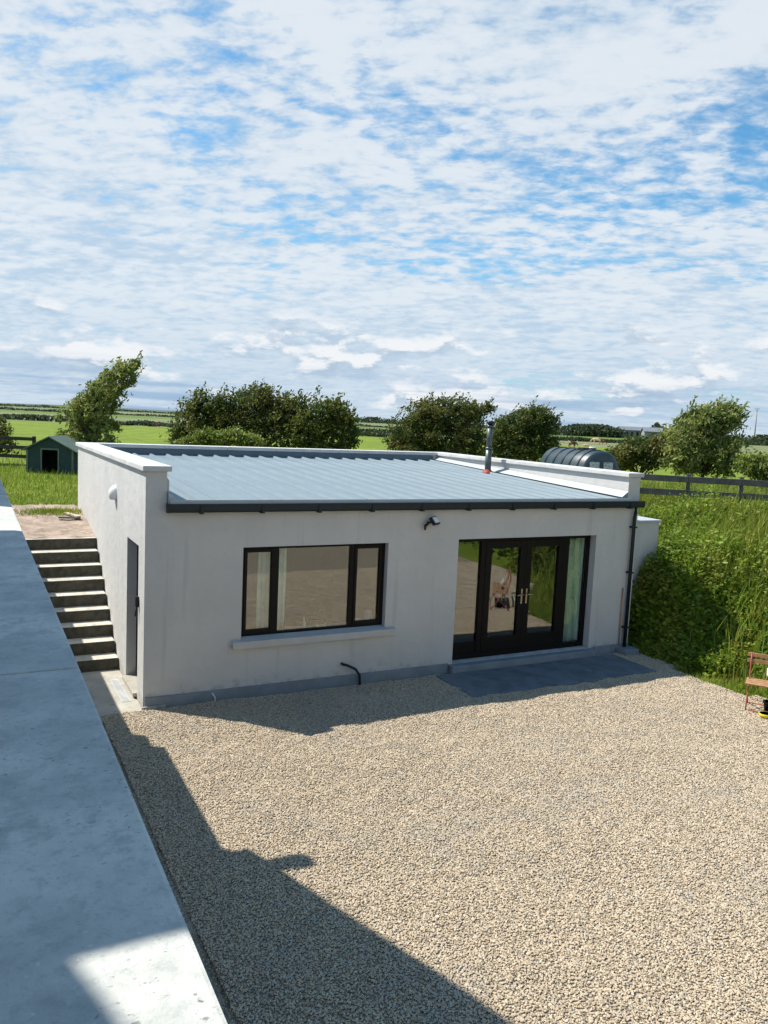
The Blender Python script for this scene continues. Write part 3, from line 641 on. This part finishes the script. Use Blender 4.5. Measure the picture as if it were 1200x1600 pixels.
def fence(name, label, A, Bp, zs, m, nposts, hz, gz, rail=(.035, .12)):
    A = Vector(A); Bp = Vector(Bp); dv = (Bp - A); L = dv.length; o = thing(name, label, 'fence', A, rz=math.atan2(dv.y, dv.x))
    for i in range(nposts): x = L * i / (nposts - 1); MB().box(x - .05, x + .05, .0, .10, -.35, hz + random.uniform(-.03, .04), .01).build('post', m, o, (0, 0, 0))
    for z in zs:
        for i in range(nposts - 1):
            x0, x1 = L * i / (nposts - 1), L * (i + 1) / (nposts - 1); s0, s1 = random.uniform(-.02, .02), random.uniform(-.02, .02)
            r = MB().box(x0 + .005, x1 - .005, -rail[0], -.002, z - rail[1] / 2, z + rail[1] / 2, .006)
            r.bm.verts.ensure_lookup_table()
            for v in r.bm.verts: v.co.z += s0 if v.co.x < (x0 + x1) / 2 else s1
            r.build('rail', m, o, (0, 0, 0))
    return o
pA = at(-120, 690, 29); pB = at(52, 690, 28.5); pA.z = pB.z = 2.1
fence('timber_fence', 'dark three-rail timber fence beside the green hut', pA, pB, (1.03, .72, .42), 'darkwood', 3, 1.12, 2.1)
pA = at(996, 740, 21.3); pB = at(1245, 760, 20.2); pA.z = pB.z = 2.16
fence('rail_fence', 'weathered grey two-rail fence above the bank behind the building', pA, pB, (1.06, .70), 'oldwood', 4, 1.16, 2.1, (.04, .16))

tk = thing('oil_tank', 'dark green ribbed cylindrical oil tank behind the far parapet', 'tank', (15.18, 7.34, 2.1), rz=math.radians(-11))
def cyl(ys_, rs, n=40): return MB().tube([(0, y, .98) for y in ys_], rs, n)
rT = .66
cyl([-.10, -.085, -.04, 0, 2.75, 2.79, 2.84, 2.85], [.30, .50, .62, rT, rT, .62, .5, .3]).build('shell', 'tank', tk, (0, 0, 0))
for y in (.30, .80, 1.30, 1.85, 2.4): cyl([y - .035, y - .025, y + .025, y + .035], [rT - .01, rT + .03, rT + .03, rT - .01]).build('rib', 'black', tk, (0, 0, 0))
fn = MB().tube([(0, .55, 1.60), (0, .55, 1.70)], .11, 16).build('filler_neck', 'tank', tk, (0, 0, 0))
MB().tube([(0, .55, 1.701), (0, .55, 1.74)], .12, 16).build('filler_cap', 'white', fn, (0, 0, 0))
MB().box(-.16, .16, .85, 1.2, 1.62, 1.70, .02).build('hatch', 'black', tk, (0, 0, 0))
for x in (-.27, .20): MB().box(x - .17, x + .15, -.112, -.104, .98, 1.30).build('label_panel', 'label', tk, (0, 0, 0))
for y in (.5, 2.2): MB().box(-.55, .55, y - .12, y + .12, -.1, .42, .01).build('block', 'concrete', tk, (0, 0, 0))

# ---------------------------------------------------------------- trees and shrubs
def tree(name, label, cat, px, t, lobes, leaves, leafsz, lm, group=None, depth=1.05, lean=0.0, dirb=(.5, 0, .35), clumpr=.3, asp=.5, zb=2.1, trunk=.09, nbr=16, shoots=0):
    """lobes: photo-pixel ellipses (cx, cy, rx, ry) at distance t; the crown gets real depth across them"""
    base = at(px, 720, t); base.z = zb; o = thing(name, label, cat, base, group); s = t / F_PX
    cl_, wts = [], [rx * ry for _, _, rx, ry in lobes]; tot = sum(wts)
    leaves = int(leaves * 1.7); C = []; nc = max(20, leaves // 26)
    for (cx, cy, rx, ry), wt in zip(lobes, wts):
        c0 = at(cx, cy, t)
        for _ in range(max(4, int(nc * wt / tot))):
            v = RNG.normal(size=3); v /= np.linalg.norm(v); v *= RNG.uniform(.1, 1.0) ** .5 * 1.06
            C.append(c0 + RH * (v[0] * rx * s) + Vector((0, 0, v[2] * ry * s)) + FH * (v[1] * (rx + ry) * .5 * s * depth))
    C = np.array([tuple(c) for c in C]); C[:, 2] = np.maximum(C[:, 2], zb + .08)
    per = max(3, leaves // len(C)); cr = clumpr * RNG.uniform(.5, 1.25, len(C))
    ctr = np.repeat(C, per, 0) + RNG.normal(size=(len(C) * per, 3)) * np.repeat(cr, per)[:, None] * np.array([.55, .55, .42])
    dirs = np.repeat(RNG.normal(size=(len(C), 3)) * .5, per, 0) + RNG.normal(size=(len(C) * per, 3)) * .8 + np.array(tuple(RH * dirb[0] + Vector((0, 0, dirb[2]))))
    ctr[:, 2] = np.maximum(ctr[:, 2], zb + .03)
    tw = []
    if shoots:
        hi = C[C[:, 2] > np.quantile(C[:, 2], .55)]
        for i in RNG.choice(len(hi), shoots):
            p0 = Vector(hi[i]); dv = (RH * (dirb[0] * .8 + random.uniform(-.35, .35)) + Vector((0, 0, random.uniform(.5, 1.0))) + FH * random.uniform(-.4, .4)).normalized() * random.uniform(.25, .75)
            tw.append((p0, p0 + dv)); q = np.linspace(.1, 1, 12)[:, None]
            ctr = np.concatenate([ctr, np.array(p0)[None] + q * np.array(dv)[None] + RNG.normal(size=(12, 3)) * .035])
            dirs = np.concatenate([dirs, np.array(dv.normalized())[None] + RNG.normal(size=(12, 3)) * .5])
    v, f = leaf_arrays(ctr, dirs, leafsz * RNG.uniform(.6, 1.35, len(ctr)), asp)
    cro = npmesh('crown', v, f, lm, o); cro.location = -base
    # trunk and limbs
    mb = MB(); top = Vector(C.mean(0)); fork = base.lerp(top, .35); fork.z = zb + (top.z - zb) * .38
    mb.tube([base - Vector((0, 0, .15)), base.lerp(fork, .5) + Vector((random.uniform(-.05, .05), random.uniform(-.05, .05), 0)), fork], [trunk, trunk * .85, trunk * .7], 8)
    for i in RNG.choice(len(C), min(nbr, len(C)), replace=False):
        e = Vector(C[i]); mp = fork.lerp(e, .5) + Vector((random.uniform(-.12, .12), random.uniform(-.12, .12), random.uniform(-.05, .18)))
        mb.tube([fork, mp, e], [trunk * .5, trunk * .3, trunk * .08], 6)
    for p0, p1 in tw: mb.tube([p0, p1], [.008, .003], 4)
    tr_ = mb.build('trunk', 'bark', o); tr_.location = -base
    return o
g1 = 'windswept trees behind the building'
tree('willow_tree', 'windswept pale green willow leaning right behind the green hut', 'tree', 140, 29,
     [(125, 660, 32, 34), (150, 640, 32, 32), (165, 618, 28, 26), (180, 598, 24, 22), (196, 580, 20, 18), (205, 570, 12, 12), (120, 690, 34, 24), (160, 680, 26, 30)], 5200, .17, 'leaf_willow', g1, dirb=(.7, 0, .6), clumpr=.17, asp=.36, nbr=30, shoots=60)
tree('dark_bush', 'dark bush cut by the left edge behind the timber fence', 'bush', -8, 30, [(-8, 672, 22, 22), (2, 690, 24, 18), (-20, 690, 30, 26)], 1800, .14, 'leaf_thorn', None, clumpr=.25)
tree('hawthorn_tree', 'left dark hawthorn of the large clump behind the roof', 'tree', 315, 31, [(305, 660, 30, 36), (318, 636, 26, 24), (288, 680, 24, 22), (338, 660, 32, 40)], 5200, .13, 'leaf_thorn', g1, clumpr=.26, shoots=45)
tree('hawthorn_tree', 'tallest middle hawthorn of the large clump behind the roof', 'tree', 410, 31.5, [(395, 640, 40, 36), (410, 625, 34, 22), (440, 650, 40, 36), (372, 665, 34, 34), (420, 680, 60, 26), (460, 640, 24, 20)], 8200, .13, 'leaf_thorn', g1, clumpr=.28, shoots=60)
tree('hawthorn_tree', 'right green hawthorn of the large clump with drooping edge', 'tree', 510, 31, [(500, 655, 36, 28), (530, 655, 26, 24), (480, 675, 36, 28), (540, 680, 20, 24), (515, 640, 22, 14), (505, 698, 50, 12)], 6200, .14, 'leaf_hedge', g1, clumpr=.26, shoots=45)
tree('pale_shrub', 'light green leafy shrub in front of the dark hawthorn clump', 'shrub', 350, 26, [(330, 686, 26, 12), (365, 684, 24, 14), (395, 690, 16, 10), (300, 692, 20, 8)], 2600, .12, 'leaf_shrub', None, clumpr=.2, depth=.7, trunk=.03)
tree('hawthorn_tree', 'windswept russet-topped hawthorn left of the metal flue', 'tree', 680, 34, [(640, 675, 34, 24), (665, 655, 40, 26), (690, 642, 40, 20), (720, 640, 30, 16), (748, 640, 24, 9), (690, 684, 66, 22), (725, 672, 36, 28), (765, 640, 8, 4), (625, 690, 24, 14), (655, 706, 52, 16), (735, 704, 40, 16), (690, 710, 60, 12)], 12500, .13, 'leaf_thorn', g1, dirb=(.9, 0, .25), clumpr=.24, shoots=90)
tree('hawthorn_tree', 'rounded windswept hawthorn right of the metal flue', 'tree', 815, 35, [(800, 672, 34, 24), (830, 660, 32, 20), (845, 650, 22, 14), (785, 690, 30, 18), (840, 688, 32, 22), (858, 665, 14, 14), (815, 708, 54, 16)], 9500, .13, 'leaf_hedge', g1, dirb=(.9, 0, .3), clumpr=.24, shoots=60)
tree('round_bush', 'olive-topped rounded bush just right of the oil tank', 'bush', 1000, 31, [(1000, 708, 42, 24), (970, 716, 22, 18), (1025, 705, 26, 24)], 4600, .13, 'leaf_thorn', None, clumpr=.25)
tree('willow_tree', 'tall loose pale green willow behind the grey rail fence', 'tree', 1100, 30, [(1080, 690, 42, 42), (1110, 670, 40, 34), (1105, 650, 34, 16), (1140, 655, 22, 24), (1145, 640, 12, 10), (1070, 715, 40, 24), (1130, 710, 36, 34)], 8200, .16, 'leaf_willow', g1, dirb=(.5, 0, .7), clumpr=.22, asp=.4, nbr=26, shoots=90)
tree('round_bush', 'pale green grassy mound of a bush at the right edge', 'bush', 1190, 27, [(1185, 728, 30, 18), (1210, 735, 30, 22)], 2800, .13, 'leaf_shrub', None, clumpr=.22)

# weeds on the bank and along the plateau: nobody could count them
pts = []
for _ in range(60000):
    x, y = RNG.uniform(9.2, 24), RNG.uniform(-8, 12)
    ds = foot_d(x, y)
    if ds - verge(y) < .15 or (x < 10.8 and .4 < y < 3.6) or (x < 9.58 and y > 0): continue
    if (Vector((x, y, 0)) - Vector((14.6, 8.6, 0))).length < 2.0: continue
    if y > 7 + RNG.uniform(0, 2): continue
    keep = 1.0 if ds < 6 else .55
    if RNG.random() > keep: continue
    pts.append((x, y, ds))
for _ in range(900):
    x, y = RNG.uniform(9.58, 11.2), RNG.uniform(-1.9, .5)
    if foot_d(x, y) > .05 + verge(y): pts.insert(0, (x, y, max(.9, foot_d(x, y) + .6)))
for _ in range(650):
    q = RNG.uniform(); pts.insert(0, (13.2 + 3.6 * q + RNG.normal() * .35, 3.6 - 3.4 * q - .35 + RNG.normal() * .35, 2.6))
pts = np.array(pts[:11000]); zz = np.array([h(x, y) for x, y, _ in pts])
hgt = np.clip(pts[:, 2] * .5, .12, 1.0) * RNG.uniform(.45, 1.0, len(pts)) * (.75 + .45 * np.sin(pts[:, 0] * 1.3) * np.sin(pts[:, 1] * 1.7 + 1))
hgt = np.clip(hgt, .10, 1.05)
V, Fc, off = [], [], 0
per = 13
ctr = np.repeat(np.column_stack([pts[:, :2], zz]), per, 0); fr_ = np.tile((np.arange(per) + .5) / per, len(pts)) ** .8
hh = np.repeat(hgt, per)
spread = (.05 + .16 * (1 - fr_)) * (.5 + hh)
a = RNG.uniform(0, 2 * np.pi, len(ctr)); outv = np.stack([np.cos(a), np.sin(a), 0 * a], 1)
ctr = ctr + outv * spread[:, None] * RNG.uniform(.3, 1, len(ctr))[:, None] + np.array([.08, -.03, 1.0]) * (hh * fr_)[:, None]
ax = outv + np.array([.15, 0, .45]) + RNG.normal(size=ctr.shape) * .35
v, f = leaf_arrays(ctr, ax, RNG.uniform(.06, .19, len(ctr)) * (1.15 - .6 * fr_), .55)
wo = struct(npmesh('bank_weeds', v, f, 'leaf_bank'), 'stuff'); wo['label'] = 'tall green nettles and weeds covering the bank'
# grass blades among them, on the lawn, round the foot of the bank
P2 = []
for _ in range(42000):
    x, y = RNG.uniform(8.9, 22), RNG.uniform(-8, 9); ds = foot_d(x, y)
    if ds < -.15 * RNG.random() or (x < 10.8 and .4 < y < 3.6) or (x < 9.75 and y > 0): continue
    P2.append((x, y, h(x, y), .08 + max(0, min(.75, (ds - verge(y)) * .25)) * RNG.uniform(.4, 1.0)))
for _ in range(16000):
    x, y = RNG.uniform(-3, 1.8), 7.9 + RNG.uniform(0, 1) ** 1.3 * 13
    P2.append((x, y, 2.1, RNG.uniform(.03, .09)))
for _ in range(2600):
    a = RNG.uniform(0, 6.28); r_ = abs(RNG.normal()) * .5; P2.append((-.55 + r_ * math.cos(a) * 1.1, 6.75 + r_ * math.sin(a) * .6, 2.08, RNG.uniform(.03, .10)))
for _ in range(16000):
    x, y = RNG.uniform(-6, 22), RNG.uniform(11, 34); P2.append((x, y, 2.1, RNG.uniform(.06, .28)))
for _ in range(5200):
    x, y = RNG.uniform(9.6, 20), RNG.uniform(-7, 7); ds = foot_d(x, y)
    if ds < .5 or (x < 10.8 and .4 < y < 3.6): continue
    P2.append((x, y, h(x, y), RNG.uniform(.55, 1.0) * min(1, .45 + ds * .35)))
for _ in range(9000):
    x, y = RNG.uniform(9.1, 12.5), RNG.uniform(-6, -1.2); ds = foot_d(x, y)
    if -.06 < ds < verge(y) + .3: P2.append((x, y, h(x, y), RNG.uniform(.04, .14)))
P2 = np.array(P2); P2 = P2[(P2[:, 0] < -.03) | (P2[:, 1] > 7.6) | (P2[:, 0] > 8.9)]
v, f = blade_arrays(P2[:, :3], P2[:, 3], RNG.uniform(.1, .5, len(P2)), .006 + .018 * np.minimum(P2[:, 3], .5))
gr = struct(npmesh('long_grass', v, f, 'blade'), 'stuff'); gr['label'] = 'long and short green grass on bank and lawn'
# hedges round the rest of the yard, seen in the glass
c = []
for _ in range(2600):
    x, y = RNG.uniform(8, 22), RNG.uniform(-22, -6.5); ds = foot_d(x, y)
    if ds < .6 or ds > 6: continue
    c.append((x, y, h(x, y) + RNG.uniform(0, 1) ** .7 * (1.0 + 1.2 * min(1, ds / 3))))
c = np.repeat(np.array(c), 10, 0); c = c + RNG.normal(size=c.shape) * .22
v, f = leaf_arrays(c, RNG.normal(size=c.shape) + np.array([0, 0, .4]), RNG.uniform(.12, .28, len(c)), .6)
hg = struct(npmesh('yard_hedge', v, f, 'leaf_hedge'), 'stuff'); hg['label'] = 'dark hedge on the far side of the yard'

# ---------------------------------------------------------------- far country
def strip_hedge(name, label, A, Bp, height, width, n, size, m='leaf_far'):
    A, Bp = np.array(A, float), np.array(Bp, float); t = RNG.uniform(0, 1, n); L = np.linalg.norm(Bp - A)
    knots = RNG.uniform(.35, 1.25, max(8, int(L / 3))); hv = height * np.interp(t * (len(knots) - 1), np.arange(len(knots)), knots) * (.8 + .25 * np.sin(t * L / 41))
    c = A + (Bp - A) * t[:, None]; dv = (Bp - A) / L; nrm = np.array([-dv[1], dv[0], 0])
    c = c + nrm * (RNG.normal(size=n) * width * .4)[:, None]; c[:, 2] += RNG.uniform(0, 1, n) ** .6 * hv
    v, f = leaf_arrays(c, RNG.normal(size=c.shape) + np.array([0, 0, .5]), size * RNG.uniform(.6, 1.4, n), .7)
    o = struct(npmesh(name, v, f, m), 'stuff'); o['label'] = label; return o
def gp(px, t, z=2.1): q = at(px, 660, t); return (q.x, q.y, z)
strip_hedge('field_hedge', 'low dark hedge along the far side of the left pasture', gp(-400, 118), gp(640, 112), .65, 2.5, 9000, .5)
strip_hedge('field_hedge', 'low hedge crossing the pasture behind the trees', gp(560, 150), gp(1000, 160), .7, 2.0, 3500, .55)
strip_hedge('distant_hedge', 'thin dark hedges across the far rough fields', gp(-300, 300), gp(700, 270), .7, 4, 4500, .9)
strip_hedge('distant_hedge', 'faint hedge line close under the skyline', gp(-500, 700), gp(900, 650), 1.8, 8, 5000, 1.6)
strip_hedge('distant_wood', 'dark line of distant trees left of the farm', gp(862, 300, 1.0), gp(968, 300, 1.0), 5.0, 12, 6500, 1.0)
strip_hedge('distant_wood', 'dark clump of distant trees behind the farm sheds', gp(990, 340, 1.0), gp(1075, 335, 1.0), 8.0, 12, 5200, 1.1)
strip_hedge('distant_wood', 'dark line of distant trees at the right edge', gp(1150, 260, 1.0), gp(1400, 260, 1.0), 4.6, 12, 6500, 1.0)
strip_hedge('distant_wood', 'low far trees on the skyline between the hawthorns', gp(520, 800, 1.0), gp(900, 650, 1.0), 6.0, 12, 4500, 2.0)
# low hills on the left skyline
hm = mat('hills', (.075, .11, .10), .95, .15, .004)
rows = []
for j in range(4):
    rows.append([tuple(Vector(gp(-700 + 40 * i, 2600 + j * 300, 0)) + Vector((0, 0, (0, 20, 27, -40)[j] * max(0, (math.sin(i * .23 + 1.1) + .5 * math.sin(i * .61 + j)) * .5 + .75) * max(.12, 1 - i / 34)))) for i in range(46)])
struct(MB().strip(rows).build('hills', hm))
# farm sheds
def barn(label, px, t, wd, dp, eh, rh, ry):
    p = Vector(gp(px, t, 3.0)); o = thing('farm_shed', label, 'shed', p, 'distant farm sheds', rz=ry)
    MB().box(-wd / 2, wd / 2, -dp / 2, dp / 2, -1.5, eh).prism([(-dp / 2 + .02, eh + .001), (dp / 2 - .02, eh + .001), (0, rh - .1)], 'x', -wd / 2, wd / 2).build('wall', 'barnwall', o, (0, 0, 0))
    for s_ in (-1, 1): MB().prism([(0, rh), (s_ * (dp / 2 + .5), eh - .1), (s_ * (dp / 2 + .5), eh + .15), (0, rh + .25)], 'x', -wd / 2 - .4, wd / 2 + .4).build('roof', 'barnroof', o, (0, 0, 0))
    for i in range(3): MB().box(-wd / 3 + i * wd / 4, -wd / 3 + i * wd / 4 + wd / 9, -dp / 2 - .06, -dp / 2 - .01, 0, eh * .75).build('door', 'anthra', o, (0, 0, 0))
fa = math.atan2(RH.y, RH.x)
barn('long low grey shed at the left of the distant farm', 985, 300, 8, 6, 2.0, 3.2, fa + .1)
barn('wider grey shed at the right of the distant farm', 1040, 290, 15, 7, 1.8, 3.2, fa - .15)
def pole(label, px, t, top):
    b = Vector(gp(px, t, 1.9)); o = thing('utility_pole', label, 'pole', b)
    MB().tube([(0, 0, -.3), (0, 0, top)], [.24, .18], 8).build('post', 'pole', o, (0, 0, 0))
    MB().box(-.9, .9, -.06, .06, top - .6, top - .45, 0, Matrix.Rotation(fa, 4, 'Z')).build('crossarm', 'pole', o, (0, 0, 0))
pole('pale utility pole standing against the sky at the right edge', 1181, 280, 13.0)
pole('tiny distant utility pole rising left of the russet hawthorn', 640, 190, 8.2)
pole('thin distant utility pole above the farm sheds', 1041, 280, 6.5)
def cow(label, px, py, t, m, face, size=.62):
    p = at(px, py, t); p.z = 2.1
    me = bpy.data.meshes.new('cow')
    vs_ = [(0, 0, 1.15), (.55, 0, 1.18), (-.55, 0, 1.18), (.85, 0, 1.2), (1.1, 0, 1.0), (1.45, 0, .55), (.55, .22, .75), (.55, .24, .4), (.55, .24, .0), (.55, -.22, .75), (.5, -.24, .4), (.52, -.24, 0), (-.65, .22, .8), (-.72, .24, .42), (-.66, .24, 0), (-.62, -.22, .8), (-.7, -.24, .42), (-.62, -.24, 0), (-.85, 0, 1.1), (-.95, 0, .5)]
    es = [(0, 1), (0, 2), (1, 3), (3, 4), (4, 5), (1, 6), (6, 7), (7, 8), (1, 9), (9, 10), (10, 11), (2, 12), (12, 13), (13, 14), (2, 15), (15, 16), (16, 17), (2, 18), (18, 19)]
    rad = [.38, .34, .33, .2, .17, .1, .15, .08, .06, .15, .08, .06, .19, .09, .06, .19, .09, .06, .05, .03]
    me.from_pydata(vs_, es, []); o = link('cow', me, m, None, p); o.rotation_euler.z = face; o.scale = (size,) * 3
    sk = o.modifiers.new('skin', 'SKIN')
    for i, v in enumerate(me.skin_vertices[0].data): v.radius = (rad[i] * .8, rad[i]); v.use_root = i == 0
    o.modifiers.new('sub', 'SUBSURF').levels = 1; o.modifiers['sub'].render_levels = 2
    return tag(o, label, 'cow', 'cattle in the far field')
cow('cream grazing cow in the field beyond the oil tank', 932, 694, 135, 'cream', fa + 3.0, .72)
cow('brown cow just right of the cream one in the far field', 945, 693, 140, 'brown', fa + .2, .6)
cow('dark brown cow grazing above the middle of the oil tank', 894, 699, 100, 'brown', fa + .3, .55)
cow('small pale cow lying low just above the oil tank', 916, 702, 98, 'cream', fa + 3.2, .4)
cow('small lone dark animal in the bright pasture left of the hawthorn clump', 247, 667, 108, 'brown', fa + .1, .33)
